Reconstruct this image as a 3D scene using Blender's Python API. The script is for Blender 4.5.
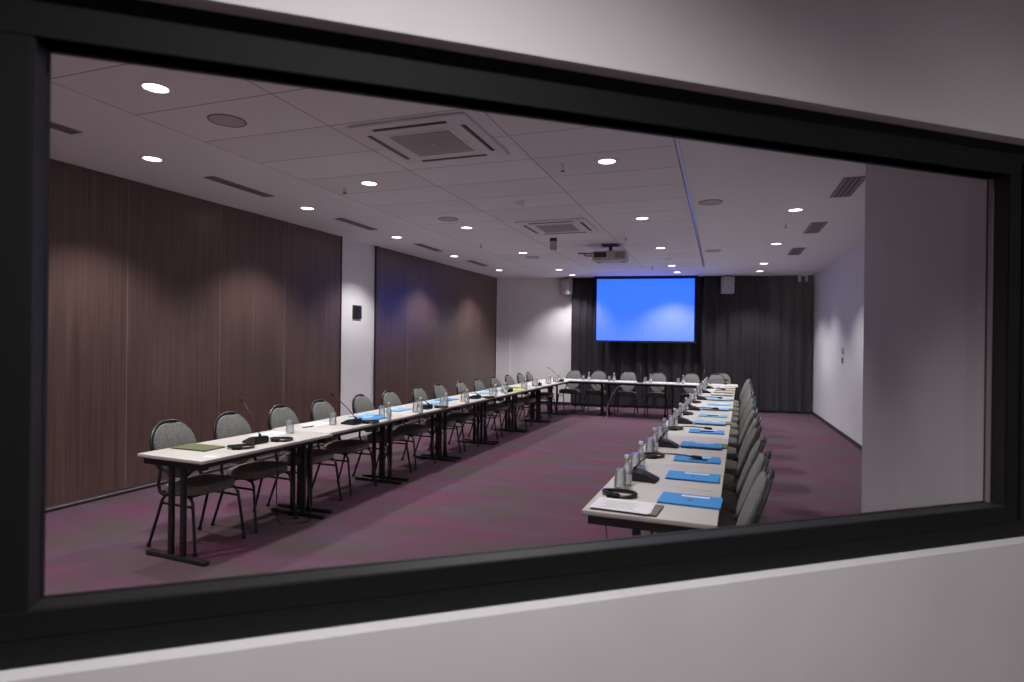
import bpy, bmesh, math, random
from mathutils import Vector, Matrix
random.seed(7)
S = bpy.context.scene
COL = S.collection
for o in list(bpy.data.objects): bpy.data.objects.remove(o)
PI = math.pi
R = math.radians

# ---------------------------------------------------------------- camera, world, lights, exposure
def cam_matrix(yaw, pitch, roll, loc):
    cy, sy, cp, sp, cr, sr = math.cos(yaw), math.sin(yaw), math.cos(pitch), math.sin(pitch), math.cos(roll), math.sin(roll)
    Ry = Matrix(((cy, 0, sy), (0, 1, 0), (-sy, 0, cy)))
    Rx = Matrix(((1, 0, 0), (0, cp, -sp), (0, sp, cp)))
    Rz = Matrix(((cr, -sr, 0), (sr, cr, 0), (0, 0, 1)))
    M = Rz @ Rx @ Ry
    f = lambda v: Vector((v[0], v[2], -v[1]))
    X, Y, Z = f(M[0]), -f(M[1]), -f(M[2])
    m = Matrix((X, Y, Z)).transposed().to_4x4()
    m.translation = loc
    return m
cd = bpy.data.cameras.new('camera')
cam = bpy.data.objects.new('camera', cd); COL.objects.link(cam)
cam.matrix_world = cam_matrix(R(21.064), R(0.017), R(0.711), Vector((0, 0, 1.6)))
cd.sensor_width = 36; cd.lens = 594.99 / 1024 * 36
cd.clip_start = 0.02
cd.dof.use_dof = True; cd.dof.focus_distance = 7.0; cd.dof.aperture_fstop = 2.8
S.camera = cam
wd = bpy.data.worlds.new('world'); S.world = wd; wd.use_nodes = True
wd.node_tree.nodes['Background'].inputs[0].default_value = (0.02, 0.02, 0.025, 1)
wd.node_tree.nodes['Background'].inputs[1].default_value = 0.05
S.view_settings.view_transform = 'Standard'; S.view_settings.look = 'None'
S.view_settings.gamma = 1; S.view_settings.use_curve_mapping = False
S.view_settings.exposure = 0.0
S.cycles.diffuse_bounces = 8; S.cycles.max_bounces = 16; S.cycles.transparent_max_bounces = 32
SPOT_W = 140.0          # each ceiling downlight
SPOT_COL = (1.0, 0.97, 0.965)
SPOT_ANGLE, SPOT_BLEND = 110, 0.66
SCREEN_BLUE, SCREEN_STR = (0.0, 0.17, 1.8), 1.0
BOOTH_W = 235.0
BOOTH_COL = (1.0, 0.98, 0.99)

# ---------------------------------------------------------------- geometry constants
ZC = 3.19                       # ceiling height
XL = -5.82                      # wood wall
P0 = Vector((-1.1903, 0.7119))  # window line origin (glass plane)
WA = R(39.09)
W = Vector((math.cos(WA), math.sin(WA))); N = Vector((-W.y, W.x))
DRIFT = R(1.7)                  # ceiling grid is turned a little against the tables

# ---------------------------------------------------------------- materials
def lin(c):
    return tuple(((v / 255) / 12.92 if v / 255 <= .04045 else ((v / 255 + .055) / 1.055) ** 2.4) for v in c) + (1,)
def mat(name, rgb, rough=.6, metal=0, spec=.5, noise=None, bump=None, coat=0):
    m = bpy.data.materials.new(name); m.use_nodes = True
    nt = m.node_tree; b = nt.nodes['Principled BSDF']
    b.inputs['Base Color'].default_value = lin(rgb)
    b.inputs['Roughness'].default_value = rough; b.inputs['Metallic'].default_value = metal
    b.inputs['Specular IOR Level'].default_value = spec
    b.inputs['Coat Weight'].default_value = coat
    if noise or bump:
        tc = nt.nodes.new('ShaderNodeTexCoord')
    if noise:
        sc, amt = noise
        n = nt.nodes.new('ShaderNodeTexNoise'); n.inputs['Scale'].default_value = sc; n.inputs['Detail'].default_value = 3
        nt.links.new(tc.outputs['Object'], n.inputs['Vector'])
        r = nt.nodes.new('ShaderNodeValToRGB')
        r.color_ramp.elements[0].position = .3; r.color_ramp.elements[1].position = .7
        r.color_ramp.elements[0].color = lin([v * (1 - amt) for v in rgb]); r.color_ramp.elements[1].color = lin([min(255, v * (1 + amt)) for v in rgb])
        nt.links.new(n.outputs['Fac'], r.inputs['Fac']); nt.links.new(r.outputs['Color'], b.inputs['Base Color'])
    if bump:
        sc, st = bump
        n2 = nt.nodes.new('ShaderNodeTexNoise'); n2.inputs['Scale'].default_value = sc
        nt.links.new(tc.outputs['Object'], n2.inputs['Vector'])
        bp = nt.nodes.new('ShaderNodeBump'); bp.inputs['Strength'].default_value = st; bp.inputs['Distance'].default_value = .002
        nt.links.new(n2.outputs['Fac'], bp.inputs['Height']); nt.links.new(bp.outputs['Normal'], b.inputs['Normal'])
    return m
def emit(name, rgb, strength):
    m = bpy.data.materials.new(name); m.use_nodes = True
    b = m.node_tree.nodes['Principled BSDF']
    b.inputs['Base Color'].default_value = (.8, .8, .8, 1)
    b.inputs['Emission Color'].default_value = tuple(rgb) + (1,); b.inputs['Emission Strength'].default_value = strength
    return m
def clear(name, tint, gloss, milk=0):
    m = bpy.data.materials.new(name); m.use_nodes = True
    nt = m.node_tree; nt.nodes.clear()
    out = nt.nodes.new('ShaderNodeOutputMaterial'); tr = nt.nodes.new('ShaderNodeBsdfTransparent'); gl = nt.nodes.new('ShaderNodeBsdfGlossy')
    fr = nt.nodes.new('ShaderNodeFresnel'); mx = nt.nodes.new('ShaderNodeMixShader'); mt = nt.nodes.new('ShaderNodeMath')
    fr.inputs['IOR'].default_value = 1.5; mt.operation = 'MULTIPLY'; mt.inputs[1].default_value = gloss
    tr.inputs[0].default_value = tuple(tint) + (1,); gl.inputs['Roughness'].default_value = .04
    src = tr.outputs[0]
    if milk:
        df = nt.nodes.new('ShaderNodeBsdfDiffuse'); df.inputs[0].default_value = (.85, .87, .88, 1)  # white mixed into the clear glass to imitate its sparkle
        m2 = nt.nodes.new('ShaderNodeMixShader'); m2.inputs[0].default_value = milk
        nt.links.new(tr.outputs[0], m2.inputs[1]); nt.links.new(df.outputs[0], m2.inputs[2]); src = m2.outputs[0]
    nt.links.new(fr.outputs[0], mt.inputs[0]); nt.links.new(mt.outputs[0], mx.inputs[0])
    nt.links.new(src, mx.inputs[1]); nt.links.new(gl.outputs[0], mx.inputs[2]); nt.links.new(mx.outputs[0], out.inputs[0])
    return m
M = {}
M['plaster'] = mat('plaster', (222, 220, 221), .8, noise=(3, .015))
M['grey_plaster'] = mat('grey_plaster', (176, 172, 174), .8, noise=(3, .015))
M['booth_plaster'] = mat('booth_plaster', (210, 207, 209), .75, noise=(2.5, .02))
M['ceiling'] = mat('ceiling_paint', (236, 234, 235), .85)
M['ac_white'] = mat('ac_white', (230, 227, 228), .6)
M['vent'] = mat('vent_grey', (128, 122, 124), .6)
M['vent_dark'] = mat('vent_dark', (62, 58, 60), .7)
M['grille'] = mat('grille_grey', (190, 183, 184), .7)
M['black_metal'] = mat('black_metal', (26, 25, 26), .38, spec=.5)
M['foot_metal'] = mat('foot_metal', (30, 28, 30), .45)
M['frame_black'] = mat('frame_black', (8, 8, 9), .75, spec=.3, noise=(40, .06))
M['bead_black'] = mat('bead_black', (26, 26, 27), .5)
M['seal'] = mat('seal_black', (8, 8, 8), .6)
M['chrome'] = mat('chrome', (200, 200, 200), .2, metal=1)
M['fabric'] = mat('chair_fabric', (112, 113, 109), .9, spec=.2, noise=(120, .22), bump=(300, .5))
M['seat_fabric'] = mat('seat_fabric', (122, 120, 112), .9, spec=.2, noise=(120, .22), bump=(300, .5))
M['laminate'] = mat('laminate', (194, 189, 183), .5, noise=(6, .02))
M['edge'] = mat('table_edge', (120, 104, 94), .5)
M['plastic_black'] = mat('plastic_black', (20, 20, 21), .4)
M['plastic_dark'] = mat('plastic_dark', (38, 37, 38), .45)
M['foam'] = mat('foam_black', (24, 22, 22), .95)
M['paper'] = mat('paper', (226, 226, 228), .8)
M['ink'] = mat('ink', (40, 60, 110), .7)
M['blue'] = mat('folder_blue', (52, 142, 208), .55)
M['blue2'] = mat('folder_blue_pale', (126, 176, 214), .55)
M['olive'] = mat('folder_olive', (98, 104, 64), .6)
M['brown'] = mat('folder_brown', (112, 102, 84), .65)
M['lime'] = mat('folder_lime', (196, 212, 96), .55)
M['cap'] = mat('bottle_cap', (232, 234, 236), .35)
M['label_white'] = mat('bottle_label', (222, 227, 232), .5)
M['glass'] = clear('clear_glass', (.97, .98, .98), 2.4, .32)
M['frost'] = clear('frosted_glass', (.96, .97, .97), .8, .18)
M['pane'] = clear('window_glass', (.97, .97, .98), .07)
M['curtain'] = mat('curtain', (46, 43, 49), .85, spec=.3, noise=(4, .08))
M['speaker'] = mat('speaker_white', (168, 165, 168), .55)
M['device_white'] = mat('device_white', (190, 188, 190), .5)
M['projector'] = mat('projector_grey', (190, 186, 183), .5)
M['lens'] = mat('lens_black', (12, 12, 16), .12)
M['screen_black'] = mat('screen_border', (10, 10, 14), .7)
M['joint'] = mat('ceiling_joint', (150, 143, 146), .8)
M['trim_alu'] = mat('trim_alu', (200, 198, 204), .28, metal=1)
M['base_dark'] = mat('baseboard_dark', (44, 36, 38), .5)
M['seam'] = mat('panel_seam', (122, 107, 100), .4)
M['cable_white'] = mat('cable_white', (150, 146, 146), .5)
M['lamp'] = emit('lamp_lens', (1, .96, .93), 7.0)

def wood_material():
    m = mat('wood_laminate', (92, 74, 68), .32, spec=.7); nt = m.node_tree; b = nt.nodes['Principled BSDF']
    tc = nt.nodes.new('ShaderNodeTexCoord'); mp = nt.nodes.new('ShaderNodeMapping')
    mp.inputs['Scale'].default_value = (1, 26, .55)
    nt.links.new(tc.outputs['Object'], mp.inputs['Vector'])
    n1 = nt.nodes.new('ShaderNodeTexNoise'); n1.inputs['Scale'].default_value = 1.6; n1.inputs['Detail'].default_value = 6; n1.inputs['Roughness'].default_value = .65
    nt.links.new(mp.outputs[0], n1.inputs['Vector'])
    r = nt.nodes.new('ShaderNodeValToRGB'); e = r.color_ramp.elements
    e[0].position = .28; e[0].color = lin((70, 53, 49)); e[1].position = .72; e[1].color = lin((107, 83, 74))
    nt.links.new(n1.outputs['Fac'], r.inputs['Fac']); nt.links.new(r.outputs['Color'], b.inputs['Base Color'])
    return m
M['wood'] = wood_material()
def carpet_material():
    m = mat('carpet', (110, 70, 90), .95, spec=.1); nt = m.node_tree; b = nt.nodes['Principled BSDF']
    tc = nt.nodes.new('ShaderNodeTexCoord'); L = nt.links.new
    def nz(scale, det, mapscale):
        mp = nt.nodes.new('ShaderNodeMapping'); mp.inputs['Scale'].default_value = mapscale; L(tc.outputs['Object'], mp.inputs['Vector'])
        n = nt.nodes.new('ShaderNodeTexNoise'); n.inputs['Scale'].default_value = scale; n.inputs['Detail'].default_value = det; L(mp.outputs[0], n.inputs['Vector']); return n
    a = nz(1.3, 9, (.9, 1.9, 1)); c = nz(1.5, 9, (.8, 2.2, 1)); d = nz(60, 2, (1, 1, 1))
    r = nt.nodes.new('ShaderNodeValToRGB'); e = r.color_ramp.elements
    e[0].position = .34; e[0].color = lin((90, 80, 79)); e[1].position = .68; e[1].color = lin((109, 66, 87))
    x = r.color_ramp.elements.new(.5); x.color = lin((98, 73, 84))
    L(a.outputs['Fac'], r.inputs['Fac'])
    r2 = nt.nodes.new('ShaderNodeValToRGB'); r2.color_ramp.elements[0].position = .5; r2.color_ramp.elements[1].position = .8
    L(c.outputs['Fac'], r2.inputs['Fac'])
    mx = nt.nodes.new('ShaderNodeMixRGB'); L(r2.outputs[0], mx.inputs[0]); L(r.outputs[0], mx.inputs[1]); mx.inputs[2].default_value = lin((100, 82, 102))
    mx2 = nt.nodes.new('ShaderNodeMixRGB'); mx2.blend_type = 'MULTIPLY'; mx2.inputs[0].default_value = .35
    L(mx.outputs[0], mx2.inputs[1]); L(d.outputs['Fac'], mx2.inputs[2]); L(mx2.outputs[0], b.inputs['Base Color'])
    return m
M['carpet'] = carpet_material()
def tile_material():
    m = mat('ceiling_tile', (236, 234, 235), .85); nt = m.node_tree; b = nt.nodes['Principled BSDF']; L = nt.links.new
    tc = nt.nodes.new('ShaderNodeTexCoord'); br = nt.nodes.new('ShaderNodeTexBrick'); br.offset = 0
    br.inputs['Scale'].default_value = 1; br.inputs['Brick Width'].default_value = 1.2; br.inputs['Row Height'].default_value = .6
    br.inputs['Mortar Size'].default_value = .006; br.inputs['Mortar Smooth'].default_value = .2; br.inputs['Bias'].default_value = 0
    br.inputs['Color1'].default_value = lin((236, 234, 235)); br.inputs['Color2'].default_value = lin((228, 225, 226)); br.inputs['Mortar'].default_value = lin((168, 162, 164))
    L(tc.outputs['Object'], br.inputs['Vector']); L(br.outputs['Color'], b.inputs['Base Color'])
    return m
M['tile'] = tile_material()
def screen_material():
    m = mat('screen_surface', (132, 132, 134), .9); b = m.node_tree.nodes['Principled BSDF']
    b.inputs['Emission Color'].default_value = SCREEN_BLUE + (1,); b.inputs['Emission Strength'].default_value = SCREEN_STR  # surface glows blue by itself, standing in for the projector's light
    return m
M['screen'] = screen_material()

# ---------------------------------------------------------------- mesh helpers
class MB:
    def __init__(s): s.bm = bmesh.new()
    def box(s, c, d, rz=0, bev=0, m=None):
        r = bmesh.ops.create_cube(s.bm, size=1)
        vs = r['verts']
        bmesh.ops.scale(s.bm, vec=d, verts=vs)
        if bev:
            es = list({e for v in vs for e in v.link_edges})
            rr = bmesh.ops.bevel(s.bm, geom=es, offset=bev, segments=2, affect='EDGES', profile=.5)
            vs = list({v for v in rr['verts']} | {v for v in vs if v.is_valid})
        T = Matrix.Translation(c) @ Matrix.Rotation(rz, 4, 'Z')
        if m is not None: T = m @ T
        bmesh.ops.transform(s.bm, matrix=T, verts=vs)
        return s
    def tube(s, pts, r, n=8, closed=False, m=None):
        pts = [Vector(p) for p in pts]; k = len(pts)
        rs = r if isinstance(r, (list, tuple)) else [r] * k
        rings = []; up = None
        for i, p in enumerate(pts):
            if closed: t = pts[(i + 1) % k] - pts[i - 1]
            else: t = pts[min(i + 1, k - 1)] - pts[max(i - 1, 0)]
            t.normalize()
            if up is None: up = t.orthogonal().normalized()
            else:
                up = (up - t * up.dot(t))
                up = up.normalized() if up.length > 1e-5 else t.orthogonal().normalized()
            b = t.cross(up)
            rings.append([s.bm.verts.new(p + (up * math.cos(2 * PI * j / n) + b * math.sin(2 * PI * j / n)) * rs[i]) for j in range(n)])
        for i in range(k if closed else k - 1):
            A, B = rings[i], rings[(i + 1) % k]
            off = 0
            if closed and i == k - 1:
                off = min(range(n), key=lambda q: (A[0].co - B[q].co).length)
            for j in range(n):
                s.bm.faces.new((A[j], A[(j + 1) % n], B[(j + 1 + off) % n], B[(j + off) % n]))
        if not closed:
            s.bm.faces.new(rings[0][::-1]); s.bm.faces.new(rings[-1])
        if m is not None: bmesh.ops.transform(s.bm, matrix=m, verts=[v for g in rings for v in g])
        return s
    def lathe(s, prof, n=16, c=(0, 0, 0), m=None):
        rings = []
        for r, z in prof:
            if r < 1e-6: rings.append([s.bm.verts.new((c[0], c[1], c[2] + z))])
            else: rings.append([s.bm.verts.new((c[0] + r * math.cos(2 * PI * j / n), c[1] + r * math.sin(2 * PI * j / n), c[2] + z)) for j in range(n)])
        for A, B in zip(rings, rings[1:]):
            for j in range(n):
                q = [A[j % len(A)], A[(j + 1) % len(A)], B[(j + 1) % len(B)], B[j % len(B)]]
                q = list(dict.fromkeys(q))
                if len(q) > 2: s.bm.faces.new(q)
        if m is not None: bmesh.ops.transform(s.bm, matrix=m, verts=[v for g in rings for v in g])
        return s
    def prism(s, poly, z0, z1, m=None):
        a = [s.bm.verts.new((p[0], p[1], z0)) for p in poly]; b = [s.bm.verts.new((p[0], p[1], z1)) for p in poly]
        s.bm.faces.new(a[::-1]); s.bm.faces.new(b)
        for i in range(len(poly)):
            j = (i + 1) % len(poly); s.bm.faces.new((a[i], a[j], b[j], b[i]))
        if m is not None: bmesh.ops.transform(s.bm, matrix=m, verts=a + b)
        return s
    def pad(s, shape, depth, n=40, crown=.012, m=None):
        """cushion: outline shape(t)->(x,y), thickness depth in z (domed both ways), rounded rim"""
        lv = [(1 - .10, 0), (1 - .03, depth * .12), (1, depth * .35), (1, depth * .65), (1 - .03, depth * .9), (1 - .10, depth), (.6, depth + crown * .75), (.25, depth + crown)]
        rings = [[s.bm.verts.new((shape(2 * PI * j / n)[0] * k, shape(2 * PI * j / n)[1] * k, z)) for j in range(n)] for k, z in lv]
        for A, B in zip(rings, rings[1:]):
            for j in range(n): s.bm.faces.new((A[j], A[(j + 1) % n], B[(j + 1) % n], B[j]))
        s.bm.faces.new(rings[0][::-1]); s.bm.faces.new(rings[-1])
        if m is not None: bmesh.ops.transform(s.bm, matrix=m, verts=[v for g in rings for v in g])
        return s
    def build(s, name, material, parent=None, loc=None, rz=0, smooth=True):
        bmesh.ops.recalc_face_normals(s.bm, faces=s.bm.faces)
        me = bpy.data.meshes.new(name); s.bm.to_mesh(me); s.bm.free()
        me.materials.append(M[material])
        if smooth:
            for p in me.polygons: p.use_smooth = True
            try: me.set_sharp_from_angle(angle=R(38))
            except Exception: pass
        o = bpy.data.objects.new(name, me); COL.objects.link(o)
        if parent: o.parent = parent
        if loc is not None: o.location = loc
        o.rotation_euler[2] = rz
        return o
def tag(o, label=None, cat=None, group=None, kind=None):
    if label: o['label'] = label
    if cat: o['category'] = cat
    if group: o['group'] = group
    if kind: o['kind'] = kind
    return o
def thing(name, loc=(0, 0, 0), rz=0):
    o = bpy.data.objects.new(name, None); COL.objects.link(o); o.empty_display_size = .1
    o.location = loc; o.rotation_euler[2] = rz; return o
KIDS = {}
def dup(root, loc, rz):
    def cp(o, parent):
        c = o.copy(); COL.objects.link(c); c.parent = parent
        for ch in list(o.children): cp(ch, c)
        return c
    r = cp(root, None); r.location = loc; r.rotation_euler[2] = rz
    return r
class Proto:
    """first call places the thing itself, later calls place copies of it and its parts"""
    def __init__(s, root): s.root = root; s.used = False
    def put(s, loc, rz, label, cat, group):
        if s.used: o = dup(s.root, loc, rz)
        else: o = s.root; o.location = loc; o.rotation_euler[2] = rz; s.used = True
        return tag(o, label, cat, group)
ORD = ['first', 'second', 'third', 'fourth', 'fifth', 'sixth', 'seventh', 'eighth', 'ninth', 'tenth', 'eleventh', 'twelfth', 'thirteenth', 'fourteenth', 'fifteenth', 'sixteenth']

# ---------------------------------------------------------------- the room shell
o = MB().box((-1.8, 6.3, -.05), (8.6, 19.6, .1)).build('floor', 'carpet', smooth=False); tag(o, 'purple and grey mottled carpet floor', 'floor', kind='structure')
ceil = MB().box((-1.8, 6.3, ZC + .06), (8.6, 19.6, .12)).build('ceiling', 'ceiling', smooth=False); tag(ceil, 'pale grey plaster and tile ceiling', 'ceiling', kind='structure')
# suspended tile field (turned with the ceiling grid), its local x/y run along the tile joints
tf = MB().box((1.8, 3.0, -.006), (3.6, 14.7, .012)).build('tile_field', 'tile', ceil, (-4.035, 2.39, ZC), DRIFT, smooth=False)
o = MB().box((-.002, 3.0, -.004), (.012, 14.7, .012)).build('edge_joint', 'joint', ceil, (-4.035, 2.39, ZC), DRIFT, smooth=False)
o = MB().box((3.62, 2.8, -.006), (.02, 15.1, .014)).build('edge_profile', 'trim_alu', ceil, (-4.035, 2.39, ZC), DRIFT, smooth=False)
def cfix(x, y): return (x, y, ZC)

# wood partition wall with a white column between two runs of panels
wl = MB().box((XL - .11, 5.5, ZC / 2), (.18, 17.6, ZC)).build('wall_left', 'plaster', smooth=False); tag(wl, 'white wall column between two runs of dark wood panels', 'wall', kind='structure')
runs = [[-3.1, -1.9, -.7, .5, 1.72, 2.98, 4.228, 5.38, 6.448, 7.671], [8.619, 9.66, 10.72, 11.79, 12.86, 13.945]]
for run in runs:
    for a, b in zip(run, run[1:]):
        MB().box((XL - .012, (a + b) / 2, ZC / 2 + .03), (.036, b - a - .006, ZC - .065), bev=.002).build('wood_panel', 'wood', wl, smooth=False)
    for a in run[1:-1]:
        MB().box((XL + .001, a, ZC / 2 + .03), (.014, .009, ZC - .065)).build('panel_seam', 'seam', wl, smooth=False)
    for a in (run[0], run[-1]):
        MB().box((XL + .002, a, ZC / 2), (.022, .03, ZC)).build('panel_end_trim', 'base_dark', wl, smooth=False)
o = MB().box((XL + .006, 2.28, .0125), (.018, 10.76, .025)).box((XL + .006, 11.28, .0125), (.018, 5.32, .025)).build('baseboard_left', 'base_dark', smooth=False); tag(o, 'dark low baseboard along the wood wall', 'baseboard', kind='structure')

# far wall (slightly turned)
FA = Vector((-5.85, 14.12)); FB = Vector((1.52, 15.45)); FU = (FB - FA).normalized(); FN = Vector((FU.y, -FU.x)); FANG = math.atan2(FU.y, FU.x)
def far(s, d, z=0): p = FA + FU * s + FN * d; return Vector((p.x, p.y, z))
def fs(x): return (x - FA.x) / FU.x          # distance along the far wall for a world x
L = (FB - FA).length
o = MB().box((L / 2, .1, ZC / 2), (L + .8, .2, ZC)).build('wall_far', 'plaster', None, (FA.x, FA.y, 0), FANG, smooth=False); tag(o, 'white far wall behind the dark curtain', 'wall', kind='structure')
o = MB().box((.10, -.015, ZC / 2), (.5, .03, ZC), bev=.004).build('trim_1', 'plaster', None, (FA.x, FA.y, 0), FANG, smooth=False); tag(o, 'pale narrow pier in the far corner by the wood wall', 'wall', kind='structure')
o = MB().box((1.1, -.008, .04), (1.6, .016, .08)).build('baseboard_far', 'base_dark', None, (FA.x, FA.y, 0), FANG, smooth=False); tag(o, 'dark baseboard of the far wall', 'baseboard', kind='structure')
# right wall
RA = Vector((1.54, 15.43)); RB = Vector((1.967, 4.3)); RU = (RB - RA).normalized(); RANG = math.atan2(RU.y, RU.x)
LR = (RB - RA).length
o = MB().box((LR / 2, .1, ZC / 2), (LR + .4, .2, ZC)).build('wall_right', 'plaster', None, (RA.x, RA.y, 0), RANG, smooth=False); tag(o, 'white side wall of the room opposite the wood panels', 'wall', kind='structure')
o = MB().box((LR / 2, -.008, .035), (LR - .06, .016, .07)).build('baseboard_right', 'base_dark', None, (RA.x, RA.y, 0), RANG, smooth=False); tag(o, 'dark baseboard of the white side wall', 'baseboard', kind='structure')
# grey wall stub beyond the window's end
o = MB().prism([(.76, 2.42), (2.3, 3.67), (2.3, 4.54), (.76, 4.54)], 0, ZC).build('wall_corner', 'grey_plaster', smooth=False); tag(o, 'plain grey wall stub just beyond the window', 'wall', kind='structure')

# ---------------------------------------------------------------- booth: window wall, window, back walls, lamp
def wbox(mb, s0, s1, t0, t1, z0, z1, bev=0):      # s along the window, t towards the booth
    return mb.box(((s0 + s1) / 2, -(t0 + t1) / 2, (z0 + z1) / 2), (s1 - s0, t1 - t0, z1 - z0), bev=bev)
WB = (P0.x, P0.y, 0)
HS0, HS1, HZ0, HZ1 = -.15, 2.62, 1.02, 2.215      # hole in the wall = outside of the black frame
mb = MB()
T0, T1 = -.06, .098
SL, SR = -6.0, 4.25
wbox(mb, SL, HS0, T0, T1, 0, ZC); wbox(mb, HS1, SR, T0, T1, 0, ZC)
wbox(mb, HS0, HS1, T0, T1, 0, HZ0); wbox(mb, HS0, HS1, T0, T1, HZ1, ZC)
o = mb.build('wall_window', 'booth_plaster', None, WB, WA, smooth=False); tag(o, 'white wall around the wide black-framed window', 'wall', kind='structure')
win = thing('window_1', WB, WA); tag(win, 'wide black-framed window looking into the meeting room', 'window', kind='structure')
def ring(mb, s0, s1, z0, z1, ws, wz, t0, t1, bev=0):     # rectangular frame, side members ws wide, rails wz high
    wbox(mb, s0, s1, t0, t1, z1 - wz, z1, bev); wbox(mb, s0, s1, t0, t1, z0, z0 + wz, bev)
    wbox(mb, s0, s0 + ws, t0, t1, z0 + wz, z1 - wz, bev); wbox(mb, s1 - ws, s1, t0, t1, z0 + wz, z1 - wz, bev)
    return mb
ring(MB(), HS0, HS1, HZ0, HZ1, .10, .052, -.04, .058, .002).build('outer_frame', 'frame_black', win, smooth=False)
ring(MB(), HS0 + .0965, HS1 - .116, HZ0 + .050, HZ1 - .047, .05, .048, -.004, .06, .002).build('sash', 'frame_black', win, smooth=False)
ring(MB(), -.005, 2.456, 1.116, 2.123, .004, .003, -.003, .055).build('glazing_bead', 'bead_black', win, smooth=False)
ring(MB(), -.002, 2.453, 1.1185, 2.1205, .003, .002, -.004, .008).build('glass_seal', 'seal', win, smooth=False)
wbox(MB(), 2.4475, 2.4525, .003, .016, 1.12, 2.119).build('edge_glint', 'vent', win, smooth=False)  # pale strip added for the light line along the glass edge
wbox(MB(), -.002, 2.454, -.003, .002, 1.117, 2.122).build('pane', 'pane', win, smooth=False)
o = MB().box((-1.8, -3.3, ZC / 2), (8.6, .2, ZC)).build('wall_back', 'booth_plaster', smooth=False); tag(o, 'white back wall of the booth', 'wall', kind='structure')
o = MB().box((2.4, .1, ZC / 2), (.2, 7.0, ZC)).build('wall_booth', 'booth_plaster', smooth=False); tag(o, 'white side wall of the booth', 'wall', kind='structure')
for k, (ss, tt) in enumerate([(.6, 1.2), (2.5, 1.3), (-3.2, 1.3)]):
    lp = P0 + W * ss - N * tt
    bl = thing('downlight', (lp.x, lp.y, ZC - .0005), WA)
    tag(bl, ['round recessed downlight in the booth ceiling above the middle of the window', 'round recessed downlight in the booth ceiling beside the grey wall end', 'round recessed downlight in the booth ceiling towards the wood wall'][k], 'downlight', 'booth downlights')
    MB().lathe([(.071, -.002), (.076, -.008), (.090, -.006), (.094, 0), (.088, .0)], 28).build('trim_ring', 'ac_white', bl)
    MB().lathe([(0, -.003), (.072, -.003), (.072, .0), (0, .0)], 24).build('lamp_lens', 'lamp', bl)
    la = bpy.data.lights.new('booth_spot', 'SPOT'); la.energy = BOOTH_W * (1, .22, .3)[k]; la.color = BOOTH_COL; la.spot_size = R(134); la.spot_blend = 1.0; la.shadow_soft_size = .06
    lo = bpy.data.objects.new('booth_spot', la); COL.objects.link(lo); lo.parent = bl; lo.location = (0, 0, -.06)

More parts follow.
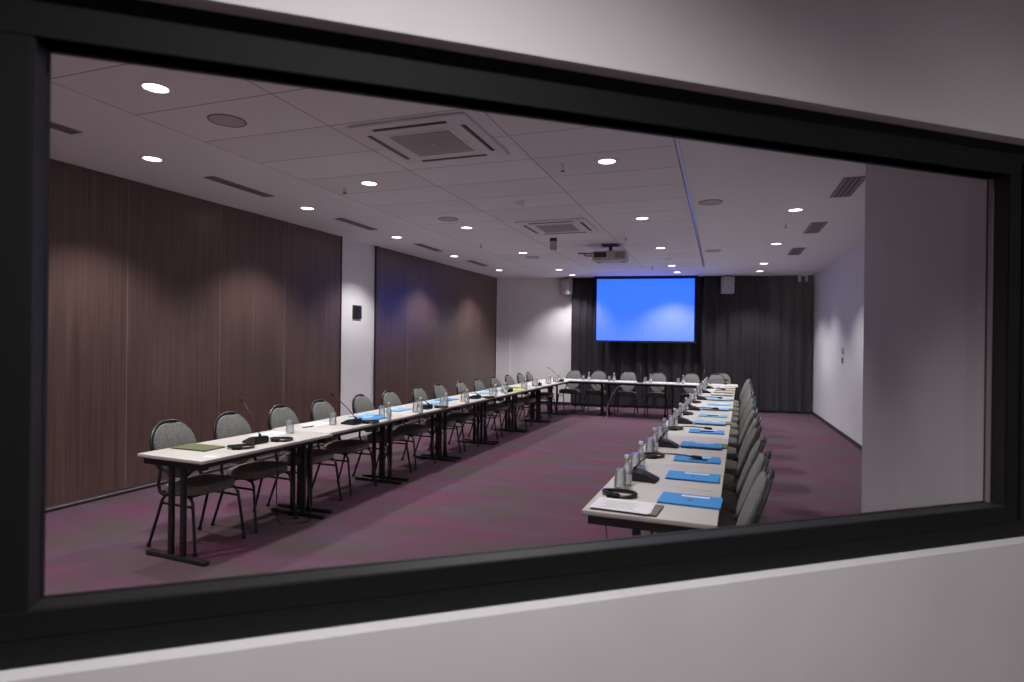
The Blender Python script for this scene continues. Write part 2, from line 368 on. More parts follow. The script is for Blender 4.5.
# ---------------------------------------------------------------- chairs
def chair_proto():
    root = thing('banquet_chair')
    def seat_shape(t):
        c, s_ = math.cos(t), math.sin(t); k = (abs(c) ** 3.2 + abs(s_) ** 3.2) ** (-1 / 3.2)
        return (c * k * (.218 + .012 * s_), s_ * k * .207)
    MB().pad(seat_shape, .075, 44, .022, Matrix.Translation((0, .015, .415)) @ Matrix.Rotation(R(2), 4, 'X')).build('seat', 'seat_fabric', root)
    TB = Matrix.Translation((0, -.212, .49)) @ Matrix.Rotation(R(20), 4, 'X')     # local: x across, z up, -y back
    def ov(t, a=.186, b=.240):
        c, s_ = math.cos(t), math.sin(t); k = (abs(c) ** 2.25 + abs(s_) ** 2.25) ** (-1 / 2.25)
        return (c * k * a * (1 + .05 * s_), s_ * k * b)
    def ovp(t):
        x, y = ov(t); d = math.exp(-((t - PI / 2) / .22) ** 2) * .022
        return (x * .95, y * .95 - d)
    MB().pad(ovp, .036, 44, .014, TB @ Matrix.Translation((0, .024, .215)) @ Matrix.Rotation(PI / 2, 4, 'X') @ Matrix.Rotation(PI, 4, 'Y') @ Matrix.Translation((0, 0, 0))).build('backrest', 'fabric', root)
    shell = MB().pad(lambda t: (ov(t)[0] * .93, ov(t)[1] * .93), .014, 40, .006, TB @ Matrix.Translation((0, .026, .215)) @ Matrix.Rotation(PI / 2, 4, 'X'))
    shell.build('back_shell', 'fabric', root)
    fr = []
    for s_ in (-1, 1): pass
    a0 = -34
    for i in range(29):
        t = R(a0 + (180 - 2 * a0) * i / 28)
        x, y = ov(t); fr.append(TB @ Vector((x, 0.018, .215 + y)))
    pre = [Vector((.190, -.02, .408)), Vector((.196, -.13, .405)), Vector((.196, -.172, .42)), Vector((.188, -.20, .475))]
    post = [Vector((-.188, -.20, .475)), Vector((-.196, -.172, .42)), Vector((-.196, -.13, .405)), Vector((-.190, -.02, .408))]
    MB().tube(pre + fr + post, .0125, 8).build('back_frame', 'black_metal', root)
    h = [TB @ Vector((ov(R(a))[0], .018, .215 + ov(R(a))[1] + .002)) for a in range(66, 115, 6)]
    MB().tube(h, [.0126] + [.0142] * (len(h) - 2) + [.0126], 10).build('handle', 'plastic_black', root)
    for s_ in (-1, 1):
        MB().tube([(s_ * .188, .10, .418), (s_ * .198, .165, .405), (s_ * .203, .19, .375), (s_ * .222, .245, .008)], .0115, 8).lathe([(0, 0), (.015, 0), (.015, .02), (.011, .028)], 8, (s_ * .222, .245, 0)).build('leg', 'black_metal', root)
        MB().tube([(s_ * .188, .02, .418), (s_ * .198, -.10, .405), (s_ * .203, -.13, .375), (s_ * .222, -.255, .008)], .0115, 8).lathe([(0, 0), (.015, 0), (.015, .02), (.011, .028)], 8, (s_ * .222, -.255, 0)).build('leg', 'black_metal', root)
        MB().tube([(s_ * .206, .195, .345), (s_ * .206, -.14, .345)], .009, 6).build('stretcher', 'black_metal', root)
    MB().box((0, -.02, .413), (.37, .36, .012), bev=.003).build('seat_base', 'plastic_black', root)
    for s_ in (-1, 1):
        p = TB @ Vector((s_ * ov(R(58))[0], .018, .215 + ov(R(58))[1]))
        MB().lathe([(0, -.012), (.009, -.008), (.0135, 0), (.009, .008), (0, .012)], 8, p).build('glint_stud', 'chrome', root)  # small chrome studs added to put glints on the back frame
    return Proto(root)
CH = chair_proto()
ly = [3.49, 4.07, 4.71, 5.33, 6.06, 6.66, 7.41, 8.02, 8.76, 9.42, 10.12, 10.86, 11.56, 12.1]
for i, y in enumerate(ly):
    CH.put((-3.922 + random.uniform(-.012, .012), y - .04, 0), -PI / 2 + R(random.uniform(-3, 3)), f'{ORD[i]} grey oval-backed chair from the window end, row by the wood wall', 'chair', 'chairs in the row by the wood wall')
ry = [3.55, 4.15, 4.74, 5.36, 6.0, 6.78, 7.5, 8.2, 8.9, 9.62, 10.32, 11.02, 11.75, 12.38]
for i, y in enumerate(ry):
    CH.put((-.185 + random.uniform(-.012, .012), y - .12, 0), PI / 2 + R(random.uniform(-3, 3)), f'{ORD[i]} grey oval-backed chair from the window end, row by the white wall', 'chair', 'chairs in the row by the white wall')
for i, (x, y) in enumerate([(-3.68, 13.3), (-3.07, 13.32), (-2.38, 13.32), (-1.72, 13.33), (-1.0, 13.33), (-.50, 13.36), (-.38, 14.02)]):
    CH.put((x, y, 0), PI + R(random.uniform(-4, 4)), f'{ORD[i]} grey oval-backed chair counted from the wood wall, row under the screen', 'chair', 'chairs in the row under the screen')

# ---------------------------------------------------------------- tables
TL, TW, TH = 1.36, .65, .75
def table_proto():
    root = thing('folding_table')
    t = MB().box((0, 0, TH - .0135), (TL - .006, TW, .021), bev=.002).build('tabletop', 'laminate', root)
    ring_ = MB()
    ring_.box((0, 0, TH - .0255), (TL - .004, TW + .002, .004)).build('edge_band', 'edge', t)
    f = MB()
    for sy in (-1, 1): f.box((0, sy * (TW / 2 - .085), TH - .05), (TL - .12, .022, .04))
    for sx in (-1, 1): f.box((sx * (TL / 2 - .055), 0, TH - .053), (.045, TW - .05, .05))
    f.build('underframe', 'foot_metal', root, smooth=False)
    for sx in (-1, 1):
        x = sx * (TL / 2 - .075)
        ft = MB().box((x, 0, .017), (.045, TW - .05, .034), bev=.008).build('foot', 'foot_metal', root)
        for sy in (-1, 1):
            MB().box((x, sy * .06, (TH - .03) / 2 + .01), (.028, .04, TH - .07), bev=.004).build('post', 'foot_metal', ft)
        MB().tube([(x - sx * .03, 0, .55), (x - sx * .22, 0, TH - .06)], .008, 6).build('brace', 'foot_metal', root)
    return Proto(root)
TP = table_proto()
for i in range(7):
    TP.put((-3.775 - .005 * i + (.032 if i == 0 else 0), 3.05 + TL / 2 + i * TL, 0), PI / 2 - (R(1.5) if i == 0 else 0), f'{ORD[i]} white-topped folding table from the window end, row by the wood wall', 'table', 'tables in the row by the wood wall')
for i in range(7):
    TP.put((-.42, 2.945 + TL / 2 + i * TL, 0), PI / 2, f'{ORD[i]} white-topped folding table from the window end, row by the white wall', 'table', 'tables in the row by the white wall')
for i in range(3):
    TP.put((-4.13 + TL / 2 + i * TL, 12.93 + i * .02, 0), R(.8), f'{ORD[i]} white-topped folding table counted from the wood wall, row under the screen', 'table', 'tables in the row under the screen')

# ---------------------------------------------------------------- things on the tables
ZT = TH + .0005 - .003 + .0
ZT = TH - .003 + .0005
def mic_proto(tip, mid):
    root = thing('conference_microphone')
    prof = [(-.075, 0), (.095, 0), (.10, .012), (.035, .038), (-.02, .055), (-.07, .058), (-.08, .03)]
    b = MB()
    m = Matrix(((0, 0, 1, 0), (1, 0, 0, 0), (0, 1, 0, 0), (0, 0, 0, 1)))
    b.prism(prof, -.065, .065, m)
    bmesh.ops.bevel(b.bm, geom=list(b.bm.edges), offset=.006, segments=2, affect='EDGES')
    b.build('base', 'plastic_black', root)
    k = Matrix.Translation((0, .035, .0395)) @ Matrix.Rotation(R(-21), 4, 'X')
    MB().box((0, 0, 0), (.10, .05, .004), m=k).build('key_panel', 'plastic_dark', root)
    p0 = Vector((0, -.045, .055)); pts = []
    tip, mid = Vector(tip), Vector(mid)
    for i in range(13):
        t = i / 12; pts.append(p0 * (1 - t) ** 2 + mid * 2 * t * (1 - t) + tip * t * t)
    g = MB().tube(pts, .0045, 6).lathe([(.011, 0), (.011, .02), (.006, .028)], 8, (0, -.045, .05)).build('gooseneck', 'plastic_dark', root)
    d = (tip - pts[-3]).normalized()
    MB().tube([tip - d * .01, tip, tip + d * .015, tip + d * .045, tip + d * .055], [.005, .009, .0105, .0105, .006], 8).build('capsule', 'foam', g)
    return Proto(root)
MICA = mic_proto((0, .17, .32), (0, .02, .2)); MICD = mic_proto((0, .24, .27), (0, .03, .15))     # long neck leaning over the speaker's place
MICB = mic_proto((-.02, .30, .17), (-.02, .0, .20))
MICC = mic_proto((.02, .20, .09), (0, .05, .17))    # neck bent low
def hp_proto():
    root = thing('headphones')
    pts = [(.095 * math.cos(t) * (1 + .12 * math.sin(t)), .065 * math.sin(t), .013 + .004 * math.sin(2 * t)) for t in [R(-78 + 336 * i / 22) for i in range(23)]]
    MB().tube(pts, .0105, 6).build('headband', 'plastic_black', root)
    for p in (pts[0], pts[-1]):
        MB().lathe([(0, 0), (.02, .0), (.024, .008), (.024, .018), (.016, .026), (0, .026)], 12, (p[0], p[1], 0)).build('ear_pad', 'foam', root)
    return Proto(root)
HP = hp_proto()
def bottle_proto():
    root = thing('water_bottle')
    pr = [(0, .002), (.026, .002), (.029, .008), (.029, .085), (.027, .10), (.019, .125), (.0125, .145), (.0125, .165)]
    MB().lathe(pr, 16).build('bottle_body', 'glass', root)
    MB().lathe([(.0296, .028), (.0296, .072)], 16).build('bottle_label', 'label_white', root)
    MB().lathe([(0, .183), (.0135, .183), (.0145, .179), (.0145, .163), (.012, .163)], 12).build('bottle_cap', 'cap', root)
    return Proto(root)
BT = bottle_proto()
def glass_proto():
    root = thing('drinking_glass')
    # tumbler standing upside down: thick base on top
    pr = [(.033, .0), (.0365, .0), (.034, .06), (.0305, .112), (.027, .118), (0, .118), (0, .106), (.026, .104), (.0305, .06), (.033, .0)]
    MB().lathe(pr, 18).build('tumbler', 'frost', root)
    MB().lathe([(.0337, .0005), (.0372, .0005), (.0372, .003), (.0337, .003)], 18).build('rim', 'cap', root)
    return Proto(root)
GL = glass_proto()
def folder_proto(name, material, w=.225, l=.32, label=True, pen=False):
    root = thing(name)        # long side along x, reader sits at +y
    MB().box((0, 0, .002), (l, w, .004), bev=.001).build('back_cover', material, root, smooth=False)
    MB().box((0, .003, .0055), (l - .012, w - .012, .003)).build('sheets', 'paper', root, smooth=False)
    c = MB().box((0, 0, .0085), (l, w, .003), bev=.001).build('front_cover', material, root, smooth=False)
    if label:
        MB().box((.02, .068, .0104), (.15, .03, .0008)).build('title_strip', 'paper', c, smooth=False)
        MB().lathe([(0, .0), (.010, 0), (.010, .0008), (0, .0008)], 10, (0, -.02, .0101)).build('emblem', 'ink', c)
    return Proto(root)
FB = folder_proto('blue_folder', 'blue'); FP = folder_proto('pale_folder', 'blue2'); FO = folder_proto('olive_folder', 'olive', .20, .34, False)
FBR = folder_proto('brown_folder', 'brown', .20, .33, False); FL = folder_proto('lime_folder', 'lime', .30, .44, False)
def paper_proto(n=1):
    root = thing('paper_sheets')
    a = MB().box((0, 0, .0008), (.297, .21, .0016)); a.build('sheet', 'paper', root, smooth=False)
    b = MB().box((.006, .004, .0022), (.297, .21, .001), R(3)).build('sheet', 'paper', root, smooth=False)
    t = MB()
    for i in range(7): t.box((-.02 + .004 * (i % 3), -.07 + i * .02, .0029), (.20 - .03 * (i % 3), .003, .0004), R(3))
    t.build('printed_text', 'vent', b, smooth=False)
    return Proto(root)
PA = paper_proto()
def pen_proto():
    root = thing('pen')
    r = Matrix.Rotation(PI / 2, 4, 'Y')
    MB().lathe([(0, -.07), (.002, -.062), (.0045, -.05), (.0045, .06), (.003, .066), (0, .066)], 8, (0, 0, 0), Matrix.Translation((0, 0, .005)) @ r).build('barrel', 'plastic_black', root)
    MB().box((.045, 0, .0105), (.04, .003, .002)).build('clip', 'chrome', root)
    return Proto(root)
PEN = pen_proto()
WR, SR_, CRW = 'row by the wood wall', 'row by the white wall', 'row under the screen'
FW, FS = PI / 2, -PI / 2       # reader of the wood-wall row sits at -x: local +y -> -x
def spread(proto, places, rz, what, row, cat, group, jit=4, z=ZT):
    for i, p in enumerate(places):
        x, y = p[0], p[1]; zz = z + (p[2] if len(p) > 2 else 0); a = p[3] if len(p) > 3 else random.uniform(-jit, jit)
        lab = f'{ORD[i]} {what} from the window end, {row}' if len(places) > 1 else f'{what} on the {row}'
        proto.put((x, y, zz), rz + R(a), lab, cat, group)
# row by the wood wall
MICA.put((-3.66, 3.76, ZT), FW + R(-8), 'first black gooseneck microphone from the window end, row by the wood wall', 'microphone', 'microphones, wood wall row')
MICD.put((-3.62, 4.98, ZT), FW + R(-4), 'second black gooseneck microphone from the window end, row by the wood wall', 'microphone', 'microphones, wood wall row')
for i, y in enumerate((6.47, 7.93, 9.24, 10.8)):
    MICC.put((-3.63, y, ZT), FW + R(random.uniform(-8, 8)), f'{ORD[i + 2]} black gooseneck microphone from the window end, row by the wood wall', 'microphone', 'microphones, wood wall row')
MICD.put((-3.58, 12.12, ZT), FW + R(-12), 'raised black gooseneck microphone at the far end of the row by the wood wall', 'microphone', 'microphones, wood wall row')
spread(HP, [(-3.59, 3.53), (-3.56, 3.93), (-3.53, 5.14), (-3.52, 6.67), (-3.5, 8.12)], 0, 'pair of black headphones', WR, 'headphones', 'headphones, wood wall row', 25)
spread(GL, [(-3.76, 4.26), (-3.76, 4.86), (-3.70, 5.63), (-3.56, 6.12), (-3.6, 6.86), (-3.58, 7.44), (-3.63, 8.55), (-3.62, 9.02), (-3.62, 9.98), (-3.64, 10.62), (-3.63, 11.42), (-3.64, 11.98)], 0, 'clear drinking glass', WR, 'glass', 'glasses, wood wall row', 90)
spread(BT, [(-3.49, 5.44), (-3.46, 6.06), (-3.48, 6.74), (-3.48, 7.36), (-3.52, 8.46), (-3.53, 8.92), (-3.54, 9.9), (-3.56, 10.53), (-3.55, 11.34), (-3.55, 11.9)], 0, 'clear water bottle', WR, 'bottle', 'bottles, wood wall row', 90)
FO.put((-3.88, 3.4, ZT), R(2), 'olive green folder lying at the window end of the wood wall row', 'folder', 'loose folders')
o = MB().box((0, 0, .0006), (.09, .055, .0012)).build('name_card', 'paper', None, (-3.52, 3.19, ZT), R(20), smooth=False); tag(o, 'small white card at the corner of the first table by the wood wall', 'card')
spread(PA, [(-3.86, 4.13), (-3.92, 4.82), (-3.9, 8.34), (-3.86, 10.9), (-3.86, 11.55), (-3.86, 12.2)], FW, 'white paper sheets', WR, 'papers', 'papers, wood wall row', 10)
spread(PEN, [(-3.86, 4.62), (-3.84, 8.1)], FW, 'black pen', WR, 'pen', 'pens, wood wall row', 20)
spread(FB, [(-3.68, 5.41, 0, -6), (-3.9, 7.56)], FW, 'bright blue folder', WR, 'folder', 'blue folders, wood wall row')
spread(FP, [(-3.88, 5.58), (-3.86, 6.22), (-3.86, 7.02), (-3.9, 8.78), (-3.92, 9.4)], FW, 'pale blue folder', WR, 'folder', 'pale folders, wood wall row')
FL.put((-3.66, 9.66, ZT), FW + R(12), 'lime yellow folder beside a bottle on the wood wall row', 'folder', 'loose folders')
FO.put((-3.84, 9.98, ZT), FW + R(-6), 'olive folder past the lime one on the wood wall row', 'folder', 'loose folders')
# row by the white wall
for i, y in enumerate((3.74, 5.03, 6.57, 7.91, 9.42, 10.69, 11.85)):
    MICB.put((-.565, y, ZT), FS + R(random.uniform(-6, 6) - 4), f'{ORD[i]} black gooseneck microphone from the window end, row by the white wall', 'microphone', 'microphones, white wall row')
spread(HP, [(-.625, 3.31), (-.62, 4.52), (-.62, 6.04), (-.62, 7.36), (-.62, 8.86)], 0, 'pair of black headphones', SR_, 'headphones', 'headphones, white wall row', 20)
gy = [3.45, 3.98, 4.66, 5.3, 6.18, 6.76, 7.5, 8.14, 8.98, 9.62, 10.3, 10.95, 11.6, 12.2]
spread(GL, [(-.645, y) for y in gy], 0, 'clear drinking glass', SR_, 'glass', 'glasses, white wall row', 90)
spread(BT, [(-.625, y + .1) for y in gy], 0, 'clear water bottle', SR_, 'bottle', 'bottles, white wall row', 90)
FBR.put((-.535, 3.075, ZT), R(-4), 'brown folder under white sheets at the window end, white wall row', 'folder', 'loose folders')
PA.put((-.56, 3.07, ZT + .011), R(-3), 'white sheets lying on a brown folder at the window end, white wall row', 'papers', 'papers, white wall row')
spread(FO, [(-.265, 5.2), (-.26, 6.72), (-.26, 8.14), (-.26, 9.5), (-.28, 10.3)], 0, 'olive folder', SR_, 'folder', 'olive folders, white wall row', 2)
spread(FB, [(-.245, 3.34, 0, -2), (-.275, 3.94, 0, 0), (-.29, 4.54, 0, 2), (-.295, 5.12, .0115, 0), (-.3, 6.0, 0, 1)], 0, 'bright blue folder', SR_, 'folder', 'blue folders, white wall row')
spread(FP, [(-.3, 6.62, .0115), (-.3, 7.34), (-.3, 8.05, .0115), (-.27, 8.74), (-.3, 9.42, .0115)], 0, 'pale blue folder', SR_, 'folder', 'pale folders, white wall row', 2)
spread(PEN, [(-.28, 4.48, .0105), (-.3, 5.95, .0105), (-.3, 7.28, .0105)], 0, 'black pen on a folder', SR_, 'pen', 'pens, white wall row', 12)
spread(FBR, [(-.27, 10.86), (-.26, 11.4), (-.26, 11.95)], 0, 'brown folder', SR_, 'folder', 'brown folders, white wall row', 2)
spread(PA, [(-.42, 10.6, 0), (-.44, 12.3, 0)], 0, 'white sheets', SR_, 'papers', 'papers, white wall row', 3)
# row under the screen
def across(proto, xs, y, rz, what, cat, group, jit=6):
    for i, x in enumerate(xs):
        proto.put((x, y, ZT), rz + R(random.uniform(-jit, jit)), f'{ORD[i]} {what} counted from the wood wall, {CRW}', cat, group)
across(GL, [-3.25, -2.67, -1.9, -1.22], 12.86, 0, 'clear drinking glass', 'glass', 'glasses, screen row', 90)
across(BT, [-3.13, -2.57, -1.79, -1.12], 12.88, 0, 'clear water bottle', 'bottle', 'bottles, screen row', 90)
across(PA, [-3.72, -2.88, -2.33, -1.5, -.9], 12.98, PI, 'white paper sheets', 'papers', 'papers, screen row')
for i, x in enumerate((-2.0, -.72)):
    MICA.put((x, 12.84, ZT), PI * 0 + R(8 * (-1) ** i), f'{ORD[i]} upright gooseneck microphone counted from the wood wall, {CRW}', 'microphone', 'microphones, screen row')

# ---------------------------------------------------------------- ceiling fixtures
SPOTN = [0]
def light_proto():
    root = thing('downlight')
    MB().lathe([(.071, -.002), (.076, -.008), (.090, -.006), (.094, 0), (.088, .0)], 28).build('trim_ring', 'ac_white', root)
    MB().lathe([(0, -.003), (.072, -.003), (.072, .0), (0, .0)], 24).build('lamp_lens', 'lamp', root)
    sp = bpy.data.lights.new('spot', 'SPOT'); sp.energy = SPOT_W; sp.color = SPOT_COL; sp.spot_size = R(SPOT_ANGLE); sp.spot_blend = SPOT_BLEND; sp.shadow_soft_size = .05
    so = bpy.data.objects.new('spot', sp); COL.objects.link(so); so.parent = root; so.location = (0, 0, -.06)
    return Proto(root)
DL = light_proto()
lines = [('line next to the wood wall', [(-4.82, -.6), (-4.87, 1.6), (-4.93, 3.8), (-4.96, 5.87), (-5.01, 7.97), (-5.08, 10.1), (-5.1, 12.38)]),
         ('line over the wood-wall tables', [(-3.41, .25), (-3.48, 2.7), (-3.53, 5.09), (-3.6, 7.53), (-3.66, 9.99), (-3.75, 12.56), (-3.78, 13.77)]),
         ('line over the white-wall tables', [(-1.05, 2.68), (-1.11, 5.13), (-1.19, 7.63), (-1.27, 10.11), (-1.34, 12.51), (-1.36, 13.79)]),
         ('line next to the white wall', [(.58, 7.75), (.5, 10.28), (.4, 12.74), (.36, 14.05)])]
for nm, pts in lines:
    k = 0
    for x, y in pts:
        tile = -4.035 < x < -.5 and y < 13.0
        if (x < -4.5 and y < 3) or (x > -3.45 and y < 2.69):     # above or beside the window's view
            lab = f'round downlight {"well short of" if y < 0 else "just above"} what the window shows, {nm}'
        else:
            lab = f'{ORD[k]} round downlight from the window, {nm}'; k += 1
        DL.put((x, y, ZC - (.0125 if tile else 0.0005)), DRIFT, lab, 'downlight', 'ceiling downlights')
def vent_proto(w, l, n):
    root = thing('slot_vent')
    f = MB()
    f.box((-w / 2, 0, -.004), (.02, l, .008)); f.box((w / 2, 0, -.004), (.02, l, .008))
    f.box((0, -l / 2, -.004), (w + .02, .02, .008)); f.box((0, l / 2, -.004), (w + .02, .02, .008))
    f.build('vent_frame', 'vent', root, smooth=False)
    MB().box((0, 0, -.001), (w, l, .002)).build('vent_back', 'vent_dark', root, smooth=False)
    for i in range(n):
        MB().box((-w / 2 + w * (i + .5) / n, 0, -.004), (w / n * .45, l, .006), 0).build('slat', 'vent', root, smooth=False)
    return Proto(root)
VL = vent_proto(.11, .82, 3); VR = vent_proto(.18, .78, 4)
for i, (x, y) in enumerate([(-4.87, 2.7), (-4.95, 4.83), (-4.98, 6.91), (-5.04, 9.04), (-5.08, 11.16)]):
    VL.put((x, y, ZC - .0005), DRIFT, f'{ORD[i]} narrow slot vent from the window, in the ceiling by the wood wall', 'vent', 'slot vents by the wood wall')
for i, (x, y) in enumerate([(.98, 6.8), (.92, 9.02), (.86, 11.22)]):
    VR.put((x, y, ZC - .0005), DRIFT, f'{ORD[i]} dark slot vent from the window, in the ceiling by the white wall', 'vent', 'slot vents by the white wall')
def cspk_proto():
    root = thing('ceiling_speaker')
    MB().lathe([(.118, -.0005), (.121, -.006), (.130, -.005), (.132, 0)], 32).build('speaker_rim', 'vent', root)
    MB().lathe([(0, -.006), (.08, -.005), (.12, -.003), (.12, 0), (0, 0)], 32).build('speaker_grille', 'grille', root)
    return Proto(root)
CS = cspk_proto()
for i, (x, y) in enumerate([(-3.51, 3.29), (-3.58, 6.93), (-3.68, 10.57)]):
    CS.put((x, y, ZC - .0125), 0, f'{ORD[i]} round ceiling speaker from the window, above the wood-wall tables', 'speaker', 'round ceiling speakers')
for i, (x, y) in enumerate([(-.34, 7.05), (-.47, 10.77)]):
    CS.put((x, y, ZC - .0005), 0, f'{ORD[i]} round ceiling speaker from the window, above the white-wall tables', 'speaker', 'round ceiling speakers')
def ac_proto():
    root = thing('air_conditioner')
    p = MB().box((0, 0, -.012), (.95, .95, .024), bev=.010).build('fascia', 'ac_white', root)
    MB().box((0, 0, -.026), (.56, .56, .006), bev=.002).build('intake_surround', 'ac_white', root)
    g = MB().box((0, 0, -.030), (.50, .50, .004)).build('intake_grille', 'grille', root, smooth=False)
    sl = MB()
    for i in range(16): sl.box((0, -.235 + i * .0313, -.0335), (.5, .010, .004))
    sl.build('grille_bars', 'grille', g, smooth=False)
    MB().box((0, .0, -.037), (.03, .02, .002)).build('badge', 'ac_white', g)
    for a in range(4):
        m = Matrix.Rotation(a * PI / 2, 4, 'Z')
        MB().box((0, -.39, -.0255), (.60, .036, .005), m=m).build('outlet_slot', 'vent_dark', root, smooth=False)
        MB().box((0, -.382, -.0285), (.58, .014, .003), m=m).build('louver', 'vent', root, smooth=False)
    return Proto(root)
AC = ac_proto()
AC.put((-2.29, 4.16, ZC - .0125), DRIFT, 'square ceiling air conditioner close to the window, with grey centre grille', 'air conditioner', 'ceiling air conditioners')
AC.put((-2.36, 7.83, ZC - .0125), DRIFT, 'square ceiling air conditioner between the projector and the window', 'air conditioner', 'ceiling air conditioners')
def det_proto():
    root = thing('smoke_detector')
    MB().lathe([(.062, 0), (.062, -.012), (.05, -.018), (.042, -.036), (.02, -.045), (0, -.046)], 20).build('detector_body', 'ac_white', root)
    MB().lathe([(.0, -.050), (.006, -.049), (.008, -.044)], 10, (.02, 0, 0)).build('indicator', 'vent_dark', root)
    return Proto(root)
DT = det_proto()
DT.put((-2.35, 6.32, ZC - .0125), 0, 'round white smoke detector between the two ceiling air conditioners', 'smoke detector', 'smoke detectors')
def spr_proto():
    root = thing('sprinkler')
    MB().lathe([(.028, 0), (.028, -.004), (.012, -.008), (.010, -.03), (.006, -.034), (0, -.034)], 12).build('sprinkler_cup', 'ac_white', root)
    MB().tube([(.008, 0, -.03), (.013, 0, -.045), (.004, 0, -.06)], .0025, 6).tube([(-.008, 0, -.03), (-.013, 0, -.045), (-.004, 0, -.06)], .0025, 6).build('sprinkler_yoke', 'vent_dark', root)
    MB().lathe([(0, -.058), (.020, -.060), (.020, -.063), (0, -.064)], 12).build('deflector', 'vent_dark', root)
    return Proto(root)
SPK = spr_proto()
for lab, x, y, dz in [('sprinkler head beside the downlight nearer the window, wood-wall table line', -3.87, 5.15, .0125), ('sprinkler head past the first air conditioner, near a downlight', -1.5, 5.1, .0125),
                      ('sprinkler head above the middle of the wood-wall tables', -3.98, 8.87, .0125), ('sprinkler head just before the projector, white-wall side', -1.61, 8.83, .0125),
                      ('sprinkler head above the far end of the wood-wall tables', -4.0, 12.48, .0125), ('small sprinkler head between the projector and the screen', -1.73, 12.5, .0125),
                      ('sprinkler head in the ceiling along the white wall', .53, 8.57, .0005)]:
    SPK.put((x, y, ZC - dz), random.uniform(0, 3), lab, 'sprinkler', 'ceiling sprinklers')
DT.put((-1.3, 11.46, ZC - .0125), 0, 'small dark-tipped detector on the ceiling past the projector', 'smoke detector', 'smoke detectors')
# projector
pj = thing('projector', (-2.0, 9.6, ZC - .012), R(4)); tag(pj, 'grey video projector hanging from the ceiling on a short mount', 'projector')
mt = MB().box((0, -.02, -.008), (.26, .26, .016), bev=.004).build('mount_plate', 'vent_dark', pj)
MB().tube([(0, 0, -.01), (0, 0, -.10)], .028, 12).box((0, 0, -.105), (.14, .14, .012), bev=.003).build('mount_pole', 'vent_dark', mt)
MB().box((0, .02, -.19), (.54, .40, .15), bev=.018).build('projector_body', 'projector', pj)
MB().lathe([(0, 0), (.05, 0), (.055, .01), (.055, .05), (.045, .055), (.04, .02), (0, .02)], 20, m=Matrix.Translation((-.10, .22, -.19)) @ Matrix.Rotation(-PI / 2, 4, 'X')).build('projector_lens', 'lens', pj)
sv = MB()
for i in range(8): sv.box((.10 + i * .018, -.181, -.19), (.006, .004, .09))
sv.build('cooling_vents', 'vent_dark', pj, smooth=False)
MB().box((-.14, -.181, -.18), (.2, .004, .08)).build('socket_panel', 'vent_dark', pj, smooth=False)
for sx in (-1, 1): MB().lathe([(0, -.275), (.018, -.275), (.02, -.26)], 10, (sx * .2, .1, 0)).build('foot', 'vent_dark', pj)
MB().tube([(-.27, .0, -.13), (-.42, .0, -.125), (-.53, .0, -.12)], .012, 8).tube([(-.27, .0, -.17), (-.40, .0, -.165), (-.45, .0, -.12)], .012, 8).build('cable_arm', 'vent', pj)
# small hanging cylinder
cy = thing('pendant_camera', (-2.70, 8.72, ZC - .0125)); tag(cy, 'small grey cylinder fixture hanging from the ceiling before the projector', 'ceiling fixture')
MB().lathe([(0, 0), (.055, 0), (.055, -.05), (.05, -.05)], 18).build('collar', 'vent_dark', cy)
MB().lathe([(.052, -.048), (.054, -.06), (.054, -.175), (.046, -.185), (0, -.185)], 18).build('cylinder_body', 'grille', cy)

# ---------------------------------------------------------------- far end: curtains, screen, loudspeakers
def curtain(s0, s1, d, amp, pitch, label, seed):
    rnd = random.Random(seed)
    b = MB(); n = int((s1 - s0) / .018); rows = [0.02, .08, .5, 1.2, 2.0, 2.8, ZC - .03]
    ph = [rnd.uniform(-.9, .9) for _ in range(60)]; g = []
    for zi, z in enumerate(rows):
        r_ = []
        for i in range(n + 1):
            s = s0 + (s1 - s0) * i / n; u = (s - s0) / pitch
            k = int(u); f = u - k; a = ph[k] * (1 - f) + ph[k + 1] * f
            w = math.sin(2 * PI * u + a * 1.6 + .12 * math.sin(z * 2 + a * 5)) * amp * (.75 + .35 * math.sin(a * 7))
            w += .25 * amp * math.sin(4 * PI * u + 2 * a)
            r_.append(b.bm.verts.new((s, -(d + w * (.8 + .25 * (1 - z / ZC))), z)))
        g.append(r_)
    for A, B in zip(g, g[1:]):
        for i in range(n): b.bm.faces.new((A[i], A[i + 1], B[i + 1], B[i]))
    root = thing('curtain', (FA.x, FA.y, 0), FANG); tag(root, label, 'curtain', 'dark floor-length curtains')
    o = b.build('curtain_cloth', 'curtain', root); o.modifiers.new('thick', 'SOLIDIFY').thickness = .006
    MB().box(((s0 + s1) / 2, -d, ZC - .018), (s1 - s0, .05, .03), bev=.004).build('curtain_rail', 'screen_black', root)
c0, c1, c2 = fs(-3.97), fs(-.90), fs(1.47)
curtain(c0, c1 + .05, .11, .05, .30, 'dark grey floor-length curtain hanging behind the projection screen', 3)
curtain(c1, c2, .24, .055, .3, 'dark grey floor-length curtain between the screen and the white wall', 5)
s0, s1 = fs(-3.345), fs(-1.105)
scr = thing('projection_screen', (FA.x, FA.y, 0), FANG); tag(scr, 'lowered projection screen showing plain bright blue', 'projection screen')
D0 = .36
MB().box(((s0 + s1) / 2, -D0, (1.617 + 3.137) / 2), (s1 - s0 + .06, .006, 1.56)).build('screen_border', 'screen_black', scr, smooth=False)
MB().box(((s0 + s1) / 2, -D0 - .005, (1.652 + 3.132) / 2), (s1 - s0 - .0, .006, 1.50)).build('screen_surface', 'screen', scr, smooth=False)
MB().box(((s0 + s1) / 2, -D0, 3.155), (s1 - s0 + .16, .09, .07), bev=.008).build('screen_case', 'screen_black', scr)
MB().tube([(s0 - .07, -D0, 1.607), (s1 + .07, -D0, 1.607)], .018, 8).build('bottom_bar', 'screen_black', scr)
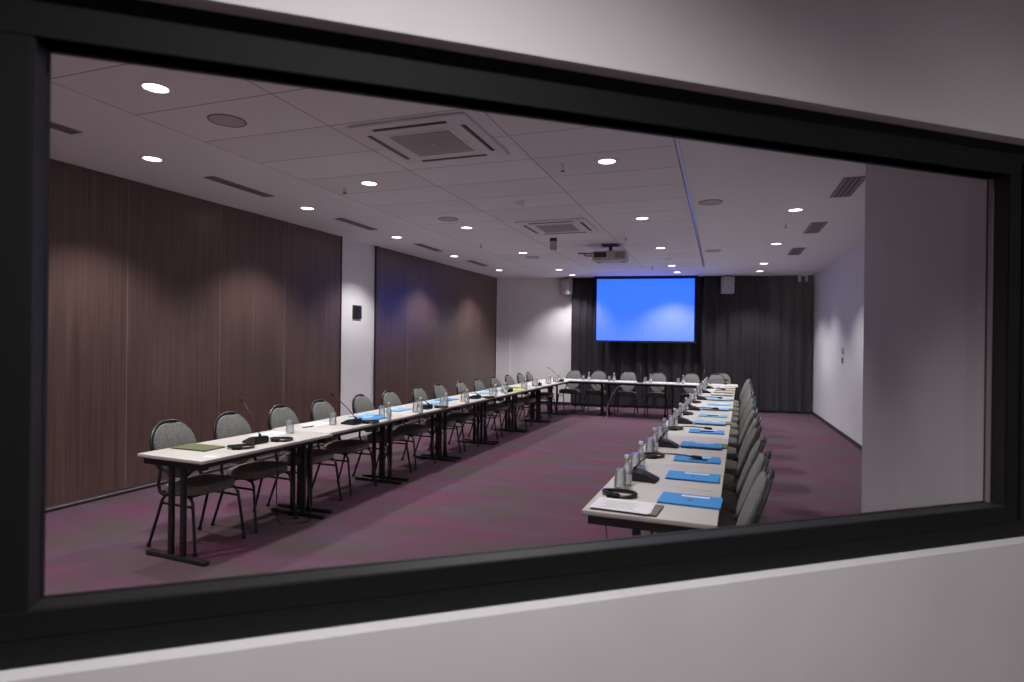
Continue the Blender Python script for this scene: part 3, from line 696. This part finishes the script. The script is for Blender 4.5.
def box_spk(x, d, z, lab, rot=0):
    p = far(fs(x), d, z)
    r = thing('wall_speaker', p, FANG + rot); tag(r, lab, 'speaker', 'box loudspeakers')
    MB().box((0, 0, 0), (.275, .20, .39), bev=.014).build('cabinet', 'speaker', r)
    MB().box((0, -.103, .0), (.25, .008, .36), bev=.003).build('speaker_grille', 'speaker', r)
    MB().lathe([(0, 0), (.012, 0), (.012, .004), (0, .004)], 10, m=Matrix.Translation((.0, -.107, -.06)) @ Matrix.Rotation(PI / 2, 4, 'X')).build('badge', 'vent_dark', r)
    MB().box((0, .06, .21), (.06, .06, .05)).tube([(0, .05, .20), (0, .05, .24)], .02, 8).build('bracket', 'device_white', r)
box_spk(-.385, .42, 2.955, 'white box loudspeaker hanging in front of the curtain beside the screen')
box_spk(-4.10, .20, 2.95, 'white box loudspeaker on the white far wall beside the curtain', R(-25))
p = far(fs(1.22), .42, ZC)
sc = thing('ceiling_camera', (p.x, p.y, ZC), FANG); tag(sc, 'small white ceiling device with two short arms in front of the curtain', 'ceiling device')
MB().box((0, 0, -.02), (.20, .07, .04), bev=.006).build('mount_bar', 'device_white', sc)
for sx in (-1, 1): MB().box((sx * .075, 0, -.10), (.05, .06, .13), bev=.006).build('arm', 'device_white', sc)

# ---------------------------------------------------------------- small things on walls and floor
sw = thing('control_panel', (XL - .02, 8.115, 2.035)); tag(sw, 'black rectangular control panel on the white wall column', 'control panel')
MB().box((.012, 0, 0), (.024, .22, .22), bev=.004).build('panel_plate', 'plastic_dark', sw)
for z in (-.07, -.023, .023, .07): MB().box((.026, 0, z), (.004, .17, .032), bev=.001).build('key_row', 'plastic_black', sw)
q = Vector((1.68, 11.88))
th = thing('thermostat', (q.x - .002, q.y, 1.42), RANG); tag(th, 'small white thermostat on the white side wall', 'thermostat')
MB().box((0, -.012, .08), (.09, .02, .09), bev=.004).build('thermostat_body', 'device_white', th)
MB().box((0, -.012, -.09), (.08, .02, .10), bev=.004).build('switch_plate', 'vent', th)
def cable(name, pts, r, m, label):
    P = [Vector(p) for p in pts]; out = []
    for i in range(len(P) - 1):
        a, b, c, d = P[max(i - 1, 0)], P[i], P[i + 1], P[min(i + 2, len(P) - 1)]
        for k in range(8):
            t = k / 8; out.append(.5 * ((2 * b) + (c - a) * t + (2 * a - 5 * b + 4 * c - d) * t * t + (3 * b - a - 3 * c + d) * t ** 3))
    out.append(P[-1])
    tag(MB().tube(out, r, 6).build(name, m), label, 'cable')
cable('white_cable', [(-2.30, 12.60, .70), (-2.45, 12.56, .62), (-2.62, 12.55, .3), (-2.64, 12.5, .02), (-2.75, 12.3, .01), (-3.0, 12.35, .01), (-3.1, 12.5, .01)], .0055, 'cable_white', 'pale cable drooping from the table row under the screen to the floor')
cable('black_cable', [(-3.62, 3.98, .70), (-3.66, 4.0, .45), (-3.70, 4.04, .2), (-3.68, 4.06, .012), (-3.5, 4.2, .008), (-3.62, 4.35, .008)], .004, 'plastic_black', 'thin black cable hanging below the first table by the wood wall')
cable('grey_cable', [(-.66, 3.1, .70), (-.64, 3.1, .45), (-.68, 3.14, .2), (-.66, 3.2, .012), (-.6, 3.5, .008)], .005, 'cable_white', 'grey cable hanging below the first table by the white wall')
for i, (x, y) in enumerate([(-3.35, 13.66), (-3.1, 13.7), (-1.25, 13.75)]):
    r = thing('floor_socket', (x, y, 0), .3 * i)
    tag(r, f'{ORD[i]} small white socket block counted from the wood wall, on the floor under the screen', 'socket', 'floor sockets')
    MB().box((0, 0, .03), (.14, .08, .06), bev=.008).build('socket_body', 'device_white', r)
    for k in (-1, 1): MB().lathe([(0, .0605), (.02, .0605), (.02, .058)], 10, (k * .035, 0, .001)).build('outlet', 'vent_dark', r)
bpy.context.view_layer.update()
